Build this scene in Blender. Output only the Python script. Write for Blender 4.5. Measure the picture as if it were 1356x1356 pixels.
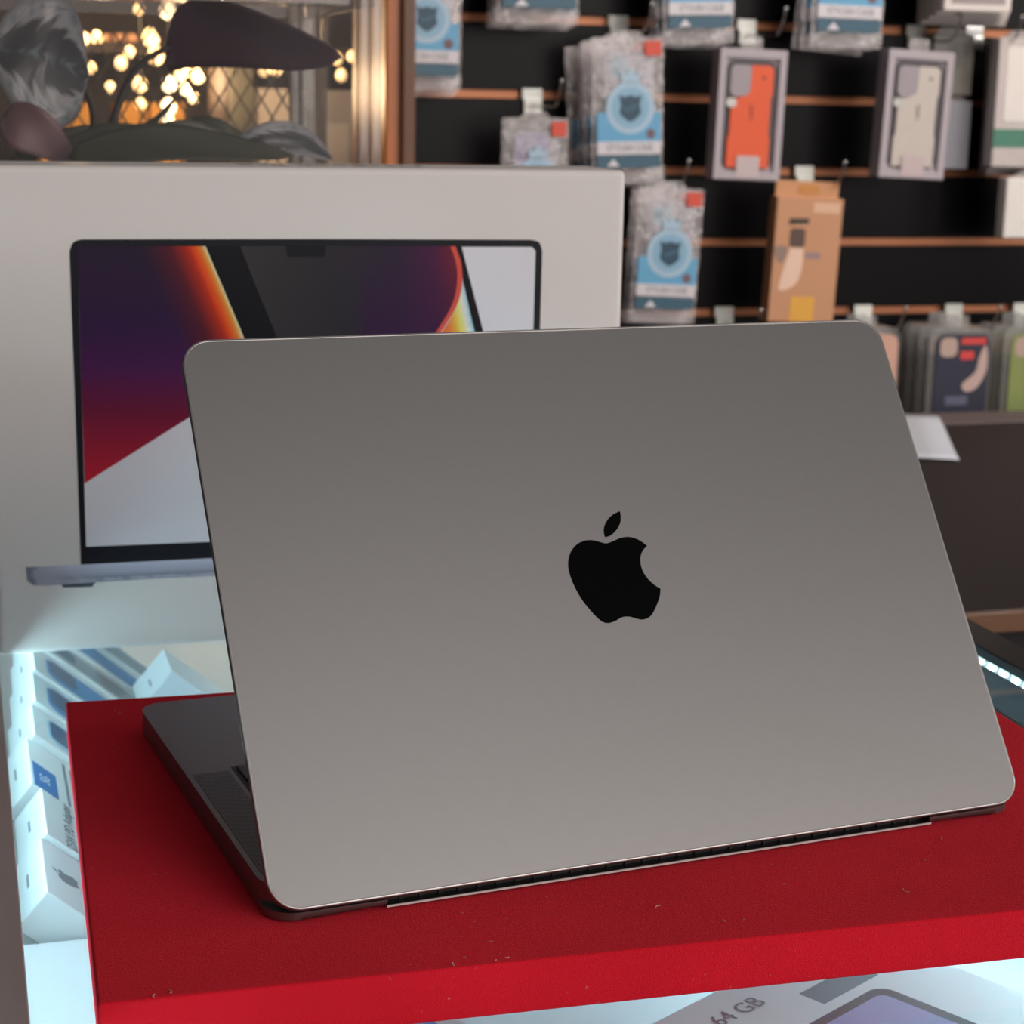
import bpy, bmesh, math, random
from mathutils import Vector, Matrix
random.seed(7)
sc = bpy.context.scene
COL = sc.collection
for o in list(bpy.data.objects): bpy.data.objects.remove(o)

# ------------------------------------------------------------------ camera (shop axes: x along the slat wall, y towards it)
FPX, PITCH, ROLL, YAW, HC, Z0 = 2490.17, .2163, .0193, .2875, 28.0067, 97.0   # cm; Z0 = height of the red plinth's top
_f = Vector((0, math.cos(PITCH), -math.sin(PITCH))); _u = Vector((0, math.sin(PITCH), math.cos(PITCH))); _r = Vector((1, 0, 0))
_c, _s = math.cos(ROLL), math.sin(ROLL)
ROT = Matrix.Rotation(-YAW, 3, 'Z')
CR, CU, CF = ROT @ (_c*_r + _s*_u), ROT @ (-_s*_r + _c*_u), ROT @ _f
CAMP = Vector((0, 0, HC))
def ray(u, v): return (u-678)/FPX*CR - (v-678)/FPX*CU + CF
def on_z(u, v, z): d = ray(u, v); return CAMP + d*((z-HC)/d.z)
def on_y(u, v, y): d = ray(u, v); return CAMP + d*(y/d.y)
def on_plane(u, v, p, n): d = ray(u, v); return CAMP + d*((p-CAMP).dot(n)/d.dot(n))
cam = bpy.data.objects.new('camera', bpy.data.cameras.new('camera')); COL.objects.link(cam); sc.camera = cam
m = Matrix((CR, CU, -CF)).transposed().to_4x4(); m.translation = Vector((0, 0, (HC+Z0)/100)); cam.matrix_world = m
cam.data.sensor_width = 36; cam.data.lens = FPX/1356*36; cam.data.clip_start = .02; cam.data.clip_end = 50
cam.data.dof.use_dof = True; cam.data.dof.focus_distance = .68; cam.data.dof.aperture_fstop = 23

# ------------------------------------------------------------------ light
w = bpy.data.worlds.new('shop_ambient'); sc.world = w; w.use_nodes = True
w.node_tree.nodes['Background'].inputs[0].default_value = (1, .95, .935, 1)
w.node_tree.nodes['Background'].inputs[1].default_value = .105
def area(name, loc, target, sx, sy, energy, color):
    l = bpy.data.lights.new(name, 'AREA'); l.shape = 'RECTANGLE'; l.size = sx; l.size_y = sy; l.energy = energy; l.color = color
    o = bpy.data.objects.new(name, l); COL.objects.link(o); o.location = loc
    o.rotation_euler = (Vector(target)-Vector(loc)).to_track_quat('-Z', 'Y').to_euler(); return o
area('shop_front_daylight', (2.0, -2.2, 1.85), (.4, .8, 1.1), 2.8, 2.0, 64, (1, .92, .88))
area('side_rim_light', (3.3, .3, 1.5), (.4, .75, 1.0), 1.0, .9, 19, (1, .94, .90))  # light added at the right for the lid's rim and velvet; no window known
area('wall_fill_light', (1.7, 1.15, 2.6), (1.15, 2.5, 1.15), 1.8, .5, 10, (1, .90, .82)).data.spread = math.radians(95)  # fill light added to brighten the slat wall; no such fitting known
area('ceiling_light', (.9, -1.3, 2.8), (.5, .3, .97), 1.5, 1.1, 6.5, (1, .95, .93))
vs = sc.view_settings; vs.view_transform = 'Standard'; vs.look = 'None'; vs.gamma = 1; vs.use_curve_mapping = False; vs.exposure = 0
sc.cycles.caustics_reflective = False; sc.cycles.caustics_refractive = False

# ------------------------------------------------------------------ materials
def lin(c): c /= 255; return c/12.92 if c <= .04045 else ((c+.055)/1.055)**2.4
def S(r, g, b): return (lin(r), lin(g), lin(b))
def PR(r, g, b):   # a printed colour, read off the photograph against white card
    return tuple(min(.9, lin(c)/lin(wc)*.8) for c, wc in zip((r, g, b), (178, 168, 163)))
MATS = {}
def mat(name, col, rough=.5, metal=0, var=.06, scale=40, bump=0, bscale=200, spec=.5, sheen=0, sheencol=None, coat=0, emit=None, estr=0):
    if name in MATS: return MATS[name]
    M = bpy.data.materials.new(name); M.use_nodes = True; n = M.node_tree.nodes; L = M.node_tree.links
    b = n['Principled BSDF']; b.inputs['Roughness'].default_value = rough; b.inputs['Metallic'].default_value = metal
    b.inputs['Specular IOR Level'].default_value = spec; b.inputs['Coat Weight'].default_value = coat
    tc = n.new('ShaderNodeTexCoord'); nz = n.new('ShaderNodeTexNoise'); nz.inputs['Scale'].default_value = scale; nz.inputs['Detail'].default_value = 4
    L.new(tc.outputs['Object'], nz.inputs['Vector'])
    mx = n.new('ShaderNodeMix'); mx.data_type = 'RGBA'
    mx.inputs[6].default_value = (*[max(0, c*(1-var)) for c in col], 1); mx.inputs[7].default_value = (*[min(1, c*(1+var)) for c in col], 1)
    L.new(nz.outputs['Fac'], mx.inputs[0]); L.new(mx.outputs[2], b.inputs['Base Color'])
    if bump:
        nb = n.new('ShaderNodeTexNoise'); nb.inputs['Scale'].default_value = bscale; nb.inputs['Detail'].default_value = 3
        L.new(tc.outputs['Object'], nb.inputs['Vector'])
        bp = n.new('ShaderNodeBump'); bp.inputs['Strength'].default_value = bump; bp.inputs['Distance'].default_value = .002
        L.new(nb.outputs['Fac'], bp.inputs['Height']); L.new(bp.outputs[0], b.inputs['Normal'])
    if sheen:
        b.inputs['Sheen Weight'].default_value = sheen; b.inputs['Sheen Roughness'].default_value = .4
        b.inputs['Sheen Tint'].default_value = (*(sheencol or (1, 1, 1)), 1)
    if emit: b.inputs['Emission Color'].default_value = (*emit, 1); b.inputs['Emission Strength'].default_value = estr
    MATS[name] = M; return M
def clear(name, tint=(1, 1, 1), milk=.0, rough=.02, bump=0, bscale=60, ior=1.45, milkcol=(.8, .8, .8)):
    if name in MATS: return MATS[name]
    M = bpy.data.materials.new(name); M.use_nodes = True; n = M.node_tree.nodes; L = M.node_tree.links
    n.remove(n['Principled BSDF']); out = n['Material Output']
    t = n.new('ShaderNodeBsdfTransparent'); t.inputs[0].default_value = (*tint, 1)
    d = n.new('ShaderNodeBsdfDiffuse'); d.inputs[0].default_value = (*milkcol, 1)
    g = n.new('ShaderNodeBsdfGlossy'); g.inputs['Roughness'].default_value = rough
    fr = n.new('ShaderNodeFresnel'); fr.inputs[0].default_value = ior
    m1 = n.new('ShaderNodeMixShader'); m1.inputs[0].default_value = milk
    L.new(t.outputs[0], m1.inputs[1]); L.new(d.outputs[0], m1.inputs[2])
    ge = n.new('ShaderNodeNewGeometry'); fb = n.new('ShaderNodeMath'); fb.operation = 'SUBTRACT'; fb.inputs[0].default_value = 1; L.new(ge.outputs['Backfacing'], fb.inputs[1])
    fm = n.new('ShaderNodeMath'); fm.operation = 'MULTIPLY'; L.new(fr.outputs[0], fm.inputs[0]); L.new(fb.outputs[0], fm.inputs[1])   # one reflection per sheet, on its outer face
    m2 = n.new('ShaderNodeMixShader'); L.new(fm.outputs[0], m2.inputs[0]); L.new(m1.outputs[0], m2.inputs[1]); L.new(g.outputs[0], m2.inputs[2])
    if bump:
        tc = n.new('ShaderNodeTexCoord'); nb = n.new('ShaderNodeTexNoise'); nb.inputs['Scale'].default_value = bscale; nb.inputs['Detail'].default_value = 2
        L.new(tc.outputs['Object'], nb.inputs['Vector'])
        bp = n.new('ShaderNodeBump'); bp.inputs['Strength'].default_value = bump; bp.inputs['Distance'].default_value = .004
        L.new(nb.outputs['Fac'], bp.inputs['Height'])
        for x in (g, d): L.new(bp.outputs[0], x.inputs['Normal'])
        L.new(bp.outputs[0], fr.inputs['Normal'])
    L.new(m2.outputs[0], out.inputs['Surface']); MATS[name] = M; return M
def printed():
    if 'printed_ink' in MATS: return MATS['printed_ink']
    M = mat('printed_ink', (.5, .5, .5), .5, spec=.15); n = M.node_tree.nodes; L = M.node_tree.links
    a = n.new('ShaderNodeVertexColor'); a.layer_name = 'Col'; L.new(a.outputs[0], n['Principled BSDF'].inputs['Base Color']); return M

# ------------------------------------------------------------------ mesh helpers (all local lengths in cm)
def lab(o, label, cat, group=None, kind=None):
    if label: o['label'] = label
    if cat: o['category'] = cat
    if group: o['group'] = group
    if kind: o['kind'] = kind
    return o
def mk(name, bm, material, parent=None, smooth=False, loc=None):
    bmesh.ops.recalc_face_normals(bm, faces=bm.faces)
    me = bpy.data.meshes.new(name); bm.to_mesh(me); bm.free()
    me.transform(Matrix.Scale(.01, 4))
    if material: me.materials.append(material)
    if smooth:
        for p in me.polygons: p.use_smooth = True
        if smooth == 'auto': me.set_sharp_from_angle(angle=math.radians(40))
    o = bpy.data.objects.new(name, me); COL.objects.link(o)
    if parent: o.parent = parent
    if loc is not None: o.location = loc
    return o
def W(x, y, z): return Vector((x/100, y/100, (z+Z0)/100))
def thing(name, label, cat, p, rz=0, group=None, mtx=None, kind=None):
    o = bpy.data.objects.new(name, None); COL.objects.link(o); o.empty_display_size = .02
    if mtx is not None: M = mtx.copy(); M.translation = W(*p); o.matrix_world = M
    else: o.location = W(*p); o.rotation_euler = (0, 0, rz)
    return lab(o, label, cat, group, kind)
def copy_tree(o, parent=None):
    c = o.copy(); COL.objects.link(c)
    if parent: c.parent = parent
    for ch in list(o.children): copy_tree(ch, c)
    return c
def box(bm, x0, x1, y0, y1, z0, z1, bev=0, seg=2):
    vs_ = [bm.verts.new(p) for p in ((x0, y0, z0), (x1, y0, z0), (x1, y1, z0), (x0, y1, z0), (x0, y0, z1), (x1, y0, z1), (x1, y1, z1), (x0, y1, z1))]
    fs = [bm.faces.new([vs_[i] for i in f]) for f in ((3, 2, 1, 0), (4, 5, 6, 7), (0, 1, 5, 4), (1, 2, 6, 5), (2, 3, 7, 6), (3, 0, 4, 7))]
    if bev:
        es = list({e for f in fs for e in f.edges})
        bmesh.ops.bevel(bm, geom=es, offset=bev, segments=seg, affect='EDGES', profile=.5)
    return bm
def bx(name, mt, parent, x0, x1, y0, y1, z0, z1, bev=0, seg=2, smooth=False):
    return mk(name, box(bmesh.new(), x0, x1, y0, y1, z0, z1, bev, seg), mt, parent, smooth)
def rrect(x0, x1, z0, z1, r, n=6):
    pts = []
    for cx, cz, a in ((x1-r, z1-r, 0), (x0+r, z1-r, 90), (x0+r, z0+r, 180), (x1-r, z0+r, 270)):
        for k in range(n+1):
            t = math.radians(a+90*k/n); pts.append((cx+r*math.cos(t), cz+r*math.sin(t)))
    return pts
def slab(bm, pts, a, b, f, bev_a=0, bev_b=0, seg=3):
    """extrude a 2-D outline between depths a and b; f(p,q,depth) -> xyz"""
    va = [bm.verts.new(f(p, q, a)) for p, q in pts]; vb = [bm.verts.new(f(p, q, b)) for p, q in pts]
    n = len(pts); fa = bm.faces.new(va); fb = bm.faces.new(vb[::-1])
    for i in range(n): bm.faces.new((va[i], vb[i], vb[(i+1) % n], va[(i+1) % n]))
    for fc, bv in ((fa, bev_a), (fb, bev_b)):
        if bv: bmesh.ops.bevel(bm, geom=list(fc.edges), offset=bv, segments=seg, affect='EDGES', profile=.5)
    return bm
XZ = lambda p, q, d: (p, d, q)         # outline upright, depth along y
XY = lambda p, q, d: (p, q, d)         # outline flat, depth along z
def plate(name, mt, parent, pts, a, b, f=XZ, bev=0, smooth=False):
    return mk(name, slab(bmesh.new(), pts, a, b, f, bev), mt, parent, smooth)
def tube(bm, path, r, n=8, cap=True):
    path = [Vector(p) for p in path]; rings = []
    for i, p in enumerate(path):
        t = (path[min(i+1, len(path)-1)]-path[max(i-1, 0)]).normalized()
        a = t.cross(Vector((0, 0, 1)));
        if a.length < 1e-3: a = t.cross(Vector((1, 0, 0)))
        a.normalize(); b = t.cross(a); rr = r(i/(len(path)-1)) if callable(r) else r
        rings.append([bm.verts.new(p+rr*(math.cos(2*math.pi*k/n)*a+math.sin(2*math.pi*k/n)*b)) for k in range(n)])
    for A, B in zip(rings, rings[1:]):
        for k in range(n): bm.faces.new((A[k], A[(k+1) % n], B[(k+1) % n], B[k]))
    if cap: bm.faces.new(rings[0][::-1]); bm.faces.new(rings[-1])
    return bm
def lathe(bm, prof, n=24, c=(0, 0)):
    rings = [[bm.verts.new((c[0]+r*math.cos(2*math.pi*k/n), c[1]+r*math.sin(2*math.pi*k/n), z)) for k in range(n)] for r, z in prof]
    for A, B in zip(rings, rings[1:]):
        for k in range(n): bm.faces.new((A[k], A[(k+1) % n], B[(k+1) % n], B[k]))
    bm.faces.new(rings[0][::-1]); bm.faces.new(rings[-1]); return bm
def catmull(P, n=5, closed=True, sharp=()):
    out = []; N = len(P)
    for i in range(N if closed else N-1):
        p1, p2 = Vector(P[i]), Vector(P[(i+1) % N])
        p0 = p1 if (i in sharp or (not closed and i == 0)) else Vector(P[(i-1) % N])
        p3 = p2 if ((i+1) % N in sharp or (not closed and i == N-2)) else Vector(P[(i+2) % N])
        for k in range(n):
            t = k/n
            out.append(.5*((2*p1)+(p2-p0)*t+(2*p0-5*p1+4*p2-p3)*t*t+(3*p1-p0-3*p2+p3)*t**3))
    if not closed: out.append(Vector(P[-1]))
    return out
def text(name, s, size, mt, parent, M, ext=.01, align='CENTER', sx=1):
    cu = bpy.data.curves.new(name, 'FONT'); cu.body = s; cu.size = size; cu.align_x = align; cu.align_y = 'CENTER'; cu.extrude = ext; cu.resolution_u = 3
    t = bpy.data.objects.new('t', cu); COL.objects.link(t); bpy.context.view_layer.update()
    me = bpy.data.meshes.new_from_object(t.evaluated_get(bpy.context.evaluated_depsgraph_get()))
    bpy.data.objects.remove(t); me.name = name
    me.transform(Matrix.Scale(.01, 4) @ M @ Matrix.Diagonal((sx, 1, 1, 1))); me.materials.clear(); me.materials.append(mt)
    o = bpy.data.objects.new(name, me); COL.objects.link(o); o.parent = parent; return o
UP = Matrix.Rotation(math.pi/2, 4, 'X')      # stand text upright facing -y
T = Matrix.Translation
def inked(name, parent, pts, f, colour, cuts=0):
    """flat print: outline pts (2-D) placed by f(p)->xyz, coloured by colour(p)"""
    bm = bmesh.new(); vs_ = [bm.verts.new((p[0], p[1], 0)) for p in pts]; fc = bm.faces.new(vs_)
    bmesh.ops.triangulate(bm, faces=[fc])
    for _ in range(cuts): bmesh.ops.subdivide_edges(bm, edges=[e for e in bm.edges if e.calc_length() > 9], cuts=1, use_grid_fill=True); bmesh.ops.triangulate(bm, faces=bm.faces)
    cols = {}
    src = [(v.co.x, v.co.y) for v in bm.verts]
    for v in bm.verts: v.co = Vector(f((v.co.x, v.co.y)))
    o = mk(name, bm, printed(), parent)
    ca = o.data.color_attributes.new('Col', 'FLOAT_COLOR', 'POINT')
    for i, p in enumerate(src): ca.data[i].color = (*colour(p), 1)
    return o
def mixc(a, b, t): t = max(0, min(1, t)); return tuple(x+(y-x)*t for x, y in zip(a, b))
def ramp(stops, t):
    for (a, ca), (b, cb) in zip(stops, stops[1:]):
        if t <= b: return mixc(ca, cb, (t-a)/(b-a))
    return stops[-1][1]

white_card = mat('white_card', S(232, 226, 222), .45, var=.01, scale=8)
white_inner = mat('white_box_card', S(222, 226, 229), .4, var=.01)
black_pl = mat('black_plastic', S(14, 14, 15), .4)
black_frame = mat('black_anodised_frame', S(24, 24, 26), .35, .3)
grey_frame = mat('grey_aluminium_frame', S(186, 181, 177), .45, .1)
chrome = mat('chrome_wire', S(200, 200, 200), .2, 1)
glass = clear('showcase_glass', (.96, .99, .985), 0, .01, ior=1.3)
acrylic = clear('clear_acrylic', (.98, .97, .96), .02, .08, 0, 30, 1.14)
acrylic_edge = clear('acrylic_edge', (.92, .90, .89), .22, .12, .5, 18, 1.49, (.85, .8, .78))
bagm = clear('crinkled_clear_bag', (.94, .93, .94), .21, .07, 1.0, 60, 1.55, (.84, .78, .77))
shellm = clear('clear_blister', (.92, .92, .92), .22, .15, .4, 30, 1.45, (.62, .60, .58))

# ------------------------------------------------------------------ the setting
bx_ = lambda *a, **k: lab(bx(*a, **k), None, None)
floor = bx('floor', mat('floor_tile', S(120, 112, 105), .5, var=.1, scale=4), None, -400, 500, -300, 480, -4, 0)
floor['kind'] = 'structure'
# slat wall: boards and copper groove strips, one object each
WY = 250.8
wall = thing('wall_back', 'black slatted display wall with copper coloured groove strips', 'wall', (0, WY, 0), kind='structure')
slat_m = mat('black_gloss_slat', S(11, 10, 11), .3, var=.3, scale=3, spec=.12)
groove_m = mat('copper_groove_strip', S(186, 120, 82), .38, .4, var=.15, scale=2)
bx('backing_board', slat_m, wall, 52, 330, 2.2, 4, -97, 140)
zs = [38.6-10*k for k in range(-10, 14)]
sl0 = gr0 = None
for z in zs:
    if sl0 is None:
        sl0 = bx('slat', slat_m, wall, 54, 330, 0, 2.2, .55, 9.45, .12, 1); sl0.location = (0, 0, z/100)
        gr0 = bx('groove_strip', groove_m, wall, 54, 330, .9, 2.2, -.55, .55); gr0.location = (0, 0, z/100)
    else:
        for q in (sl0, gr0):
            c = q.copy(); COL.objects.link(c); c.parent = wall; c.location = (0, 0, z/100)
post = thing('trim_1', 'varnished wooden post at the end of the slat wall', 'post', (53.0, 246, -97), kind='structure')
wood = mat('varnished_wood', S(182, 100, 40), .35, var=.3, scale=9)
bx('post_body', wood, post, -1.7, 1.7, -14, 6, 0, 237, .3)
bx('post_moulding', mat('dark_wood', S(98, 60, 34), .4, var=.3, scale=9), post, .2, 1.9, -15, -14, 0, 237, .25)
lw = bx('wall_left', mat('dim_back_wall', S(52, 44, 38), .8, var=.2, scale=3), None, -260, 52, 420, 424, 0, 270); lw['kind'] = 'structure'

# ------------------------------------------------------------------ glass showcase counter
CY0, CY1 = 34, 160
cs = thing('glass_showcase', 'long glass-topped display counter with black frame under the red plinth', 'display counter', (0, 0, -97))
g0 = 95.09                                       # glass top height
bx('glass_top', glass, cs, 1.2, 54.8, CY0, CY1, g0-.6, g0)
bx('side_glass', glass, cs, .0, .5, CY0, CY1, 80, g0-3.6)
bx('side_glass', glass, cs, 56.1, 56.6, CY0, CY1, 80, g0-3.6)
fl = bmesh.new(); box(fl, -1.4, 1.2, CY0, CY1, g0-.62, g0, .06); box(fl, -1.4, .2, CY0, CY1, g0-3.6, g0-.63); mk('frame_rail', fl, grey_frame, cs)
fr_ = bmesh.new(); box(fr_, 54.8, 57.2, CY0, CY1, g0-.62, g0, .06); box(fr_, 55.9, 57.2, CY0, CY1, g0-3.6, g0-.63); mk('frame_rail', fr_, black_frame, cs)
for y0, y1 in ((CY0-1.5, CY0), (CY1, CY1+1.5)): bx('frame_rail', black_frame, cs, -1.4, 57.2, y0, y1, g0-3.6, g0)
for x in (-1.4, 55.8):
    for y in (CY0-1.5, CY1): bx('frame_post', black_frame, cs, x, x+1.4, y, y+1.5, 10, g0-3.6)
shelf_z = 80.0
bx('shelf', mat('white_shelf', S(214, 218, 222), .4), cs, -1, 56.8, CY0, CY1, 78.8, shelf_z)
bx('base_cabinet', mat('dark_cabinet', S(46, 38, 36), .5), cs, -1.4, 57.2, CY0-1.5, CY1+1.5, 0, 78.8)
def led_strip(x, d, label, energy, tau):
    st = thing('led_strip', label, 'led strip', (x, CY0+3, 94.0-97), group='led strips under the counter glass')
    bx('tape', mat('white_tape', S(220, 225, 225), .5), st, min(0, .12*d), max(0, .12*d), 0, 122, -.4, .4)
    chip_m = mat('lit_led', (.8, 1, 1), .4, emit=(.72, 1, .98), estr=2.2)
    c0 = None
    for k in range(95):
        if c0 is None: c0 = bx('led', chip_m, st, min(.12*d, .34*d), max(.12*d, .34*d), .3, .85, -.26, .26); c = c0
        else: c = c0.copy(); COL.objects.link(c); c.parent = st
        c.location = (0, k*.0127, 0)
    l = bpy.data.lights.new('led_glow', 'AREA'); l.shape = 'RECTANGLE'; l.size = 1.2; l.size_y = .006; l.energy = energy; l.color = (.55, .88, 1)
    o = bpy.data.objects.new('led_glow', l); COL.objects.link(o); o.parent = st
    o.location = (.0045*d, .61, 0); o.rotation_euler = Vector((d*math.cos(tau), 0, -math.sin(tau))).to_track_quat('-Z', 'Y').to_euler()
led_strip(.25, 1, 'lit led strip under the grey frame rail along the white boxes', .75, .3)
led_strip(55.85, -1, 'lit led strip seen at the right edge of the counter glass', 3.0, .75)

# ------------------------------------------------------------------ red velvet plinth
def velvet():
    M = mat('red_velvet', S(238, 32, 48), .95, var=.38, scale=9, bump=.5, bscale=1900, spec=.03, sheen=.22, sheencol=(1, .25, .3))
    n = M.node_tree.nodes; L = M.node_tree.links; b = n['Principled BSDF']
    prev = b.inputs['Base Color'].links[0].from_socket
    tc = [x for x in n if x.type == 'TEX_COORD'][0]
    dust = n.new('ShaderNodeTexNoise'); dust.inputs['Scale'].default_value = 420; dust.inputs['Detail'].default_value = 1; L.new(tc.outputs['Object'], dust.inputs['Vector'])
    r = n.new('ShaderNodeValToRGB'); r.color_ramp.elements[0].position = .74; r.color_ramp.elements[1].position = .80; L.new(dust.outputs['Fac'], r.inputs[0])
    patch = n.new('ShaderNodeTexNoise'); patch.inputs['Scale'].default_value = 9; L.new(tc.outputs['Object'], patch.inputs['Vector'])
    r2 = n.new('ShaderNodeValToRGB'); r2.color_ramp.elements[0].position = .5; r2.color_ramp.elements[1].position = .7; L.new(patch.outputs['Fac'], r2.inputs[0])
    mu = n.new('ShaderNodeMath'); mu.operation = 'MULTIPLY'; L.new(r.outputs[0], mu.inputs[0]); L.new(r2.outputs[0], mu.inputs[1])
    mx = n.new('ShaderNodeMix'); mx.data_type = 'RGBA'; L.new(mu.outputs[0], mx.inputs[0]); L.new(prev, mx.inputs[6]); mx.inputs[7].default_value = (.45, .28, .28, 1)
    L.new(mx.outputs[2], b.inputs['Base Color']); return M
PL = thing('velvet_plinth', 'flat red velvet display block under the open laptop', 'display block', (3.97, 86.558, -1.9138), -.0247)
bm = box(bmesh.new(), 0, 42.81, -30.89, 0, .02, 1.9138, .1, 3)
mk('velvet_block', bm, velvet(), PL)
lint_m = mat('pale_lint', S(205, 150, 150), .9)
for u, v in ((160, 945), (152, 941), (205, 1318), (225, 1316), (1246, 1112), (1225, 1140), (875, 1200), (960, 1221), (1196, 1178), (600, 1276), (655, 1273), (668, 1269)):
    p = on_z(u, v, 0); q = Vector((p.x-3.97, p.y-86.558, 0)); q = Matrix.Rotation(.0247, 3, 'Z') @ q
    a = random.random()*6; l_ = random.uniform(.08, .35)
    pts = [q+Vector((math.cos(a+k*.4)*l_*k/3, math.sin(a+k*.4)*l_*k/3, 1.9138+.03)) for k in range(4)]
    mk('lint_fibre', tube(bmesh.new(), pts, .018, 5), lint_m, PL)

# ------------------------------------------------------------------ laptop
LP = thing('laptop', 'half-open grey aluminium laptop seen from behind on the red plinth', 'laptop', (9.333, 59.855, 0), .1118)
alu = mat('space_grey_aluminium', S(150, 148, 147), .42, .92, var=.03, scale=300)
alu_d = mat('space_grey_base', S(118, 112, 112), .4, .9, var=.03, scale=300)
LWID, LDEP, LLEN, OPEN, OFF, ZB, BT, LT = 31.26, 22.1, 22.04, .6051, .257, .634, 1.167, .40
# lower shell with hinge notch at the rear, then the upper shell
nl, nr, nd = 4.25, 27.0, .75
o_ = rrect(0, LWID, 0, LDEP, 1.15, 11)
pts = o_[:]                      # order: +x+y, -x+y, -x-y, +x-y corners
low_out = pts[:36] + [(nl, 0), (nl, nd), (nr, nd), (nr, 0)] + pts[36:]
bm = slab(bmesh.new(), low_out, .40, .14, XY, 0, .2, 4)
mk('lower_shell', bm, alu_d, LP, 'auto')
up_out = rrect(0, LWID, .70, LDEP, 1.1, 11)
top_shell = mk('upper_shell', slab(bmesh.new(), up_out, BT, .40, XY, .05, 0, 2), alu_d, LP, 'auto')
bx('bottom_plate', mat('painted_lip_shine', S(214, 208, 205), .4, .2), LP, nl-.05, nr+.05, -.06, -.01, .13, .20)  # pale non-metal colour paints the light caught along this edge
bx('vent_floor', black_pl, LP, nl, nr, -.01, nd, .14, .19)
bx('vent_recess', black_pl, LP, nl, nr, .42, nd+.1, .19, .62)
for k in range(30): 
    if k == 0: v0 = bx('vent_fin', black_pl, LP, 0, .16, .34, .5, .2, .34); v0.location = (.048, 0, 0)
    else: c = v0.copy(); COL.objects.link(c); c.parent = LP; c.location = (.048+k*.0074, 0, 0)
mk('hinge_cover', tube(bmesh.new(), [(nl+.2, .62, .62), (nr-.2, .62, .62)], .2, 12), black_pl, LP)
rub = mat('rubber_foot', S(18, 18, 18), .8)
for x in (2.6, LWID-2.6):
    for y in (2.2, LDEP-2.0): mk('foot', lathe(bmesh.new(), [(.75, 0), (.8, .06), (.8, .16)], 20, (x, y)), rub, LP)
# keyboard well, keys, trackpad, speaker grilles
bx('keyboard_well', mat('black_well', S(16, 16, 17), .55), LP, 1.9, LWID-1.9, 1.95, 12.85, BT-.02, BT+.012)
key_m = mat('black_key', S(22, 22, 24), .45)
rows = [14, 14, 14, 13, 12]
y = 12.75
def key(x0, x1, y0, y1): bx('key', key_m, LP, x0, x1, y0, y1, BT+.012, BT+.11, .05, 2)
kx0, kx1 = 2.0, LWID-2.0
for r in range(6):
    y1 = 12.72-r*1.80; y0 = y1-1.62
    if r == 0: ws = [1.5, 1, 1, 1.2, 6.2, 1.2, 1, 1, 1, 1]
    elif r == 1: ws = [2.3]+[1]*10+[2.3]
    elif r == 2: ws = [1.8]+[1]*11+[1.8]
    elif r == 3: ws = [1.5]+[1]*12+[1]
    elif r == 4: ws = [1]*13+[1.5]
    else: ws = [1.5]+[1]*13
    tot = sum(ws); x = kx1
    for wd in ws:
        dx = (kx1-kx0)*wd/tot; key(x-dx+.09, x-.09, y0, y1); x -= dx
tp = mk('trackpad', slab(bmesh.new(), rrect(9.2, 22.1, 13.9, 21.4, .35), BT+.008, BT-.05, XY), mat('trackpad_glass', S(112, 108, 108), .35, .6), LP)
def grille_mat():
    M = mat('speaker_grille', S(80, 76, 77), .5, .7); n = M.node_tree.nodes; L = M.node_tree.links; b = n['Principled BSDF']
    tc = n.new('ShaderNodeTexCoord'); vm = n.new('ShaderNodeVectorMath'); vm.operation = 'SCALE'; vm.inputs['Scale'].default_value = 1000/1.05
    fr = n.new('ShaderNodeVectorMath'); fr.operation = 'FRACTION'; su = n.new('ShaderNodeVectorMath'); su.operation = 'SUBTRACT'; su.inputs[1].default_value = (.5, .5, 0)
    mu = n.new('ShaderNodeVectorMath'); mu.operation = 'MULTIPLY'; mu.inputs[1].default_value = (1, 1, 0); ln = n.new('ShaderNodeVectorMath'); ln.operation = 'LENGTH'
    gt = n.new('ShaderNodeMath'); gt.operation = 'LESS_THAN'; gt.inputs[1].default_value = .33
    mx = n.new('ShaderNodeMix'); mx.data_type = 'RGBA'; mx.inputs[6].default_value = (*S(118, 112, 112), 1); mx.inputs[7].default_value = (.01, .01, .01, 1)
    for a, c in ((tc.outputs['Object'], vm.inputs[0]), (vm.outputs[0], fr.inputs[0]), (fr.outputs[0], su.inputs[0]), (su.outputs[0], mu.inputs[0]), (mu.outputs[0], ln.inputs[0]), (ln.outputs['Value'], gt.inputs[0]), (gt.outputs[0], mx.inputs[0])): L.new(a, c)
    L.new(mx.outputs[2], b.inputs['Base Color']); return M
gm = grille_mat()
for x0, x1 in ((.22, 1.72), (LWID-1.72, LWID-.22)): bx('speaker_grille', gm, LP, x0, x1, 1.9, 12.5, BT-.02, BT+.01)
# lid
so, co = math.sin(OPEN), math.cos(OPEN)
def lidf(p, q, d): return (p, -OFF+q*so+d*co, ZB+q*co-d*so)       # d = depth from the outer face inwards
LID = mk('lid', slab(bmesh.new(), rrect(0, LWID, 0, LLEN, 1.15, 10), 0, LT, lidf, .13, .05, 4), alu, LP)
mk('bezel', slab(bmesh.new(), rrect(.22, LWID-.22, .3, LLEN-.22, 1.0, 8), LT-.005, LT+.02, lidf), black_pl, LID)
mk('screen', slab(bmesh.new(), rrect(.55, LWID-.55, 1.2, LLEN-.6, .6, 6), LT+.02, LT+.03, lidf), mat('dark_screen', S(12, 12, 16), .12), LID)
rim = [(p, q) for p, q in rrect(.05, LWID-.05, .05, LLEN-.05, 1.1, 10)]
mk('lid_edge', tube(bmesh.new(), [lidf(p, q, .06) for p, q in rim+rim[:1]], .07, 8, False), mat('polished_lid_edge', S(178, 174, 171), .34, .95), LID, True)
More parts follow.
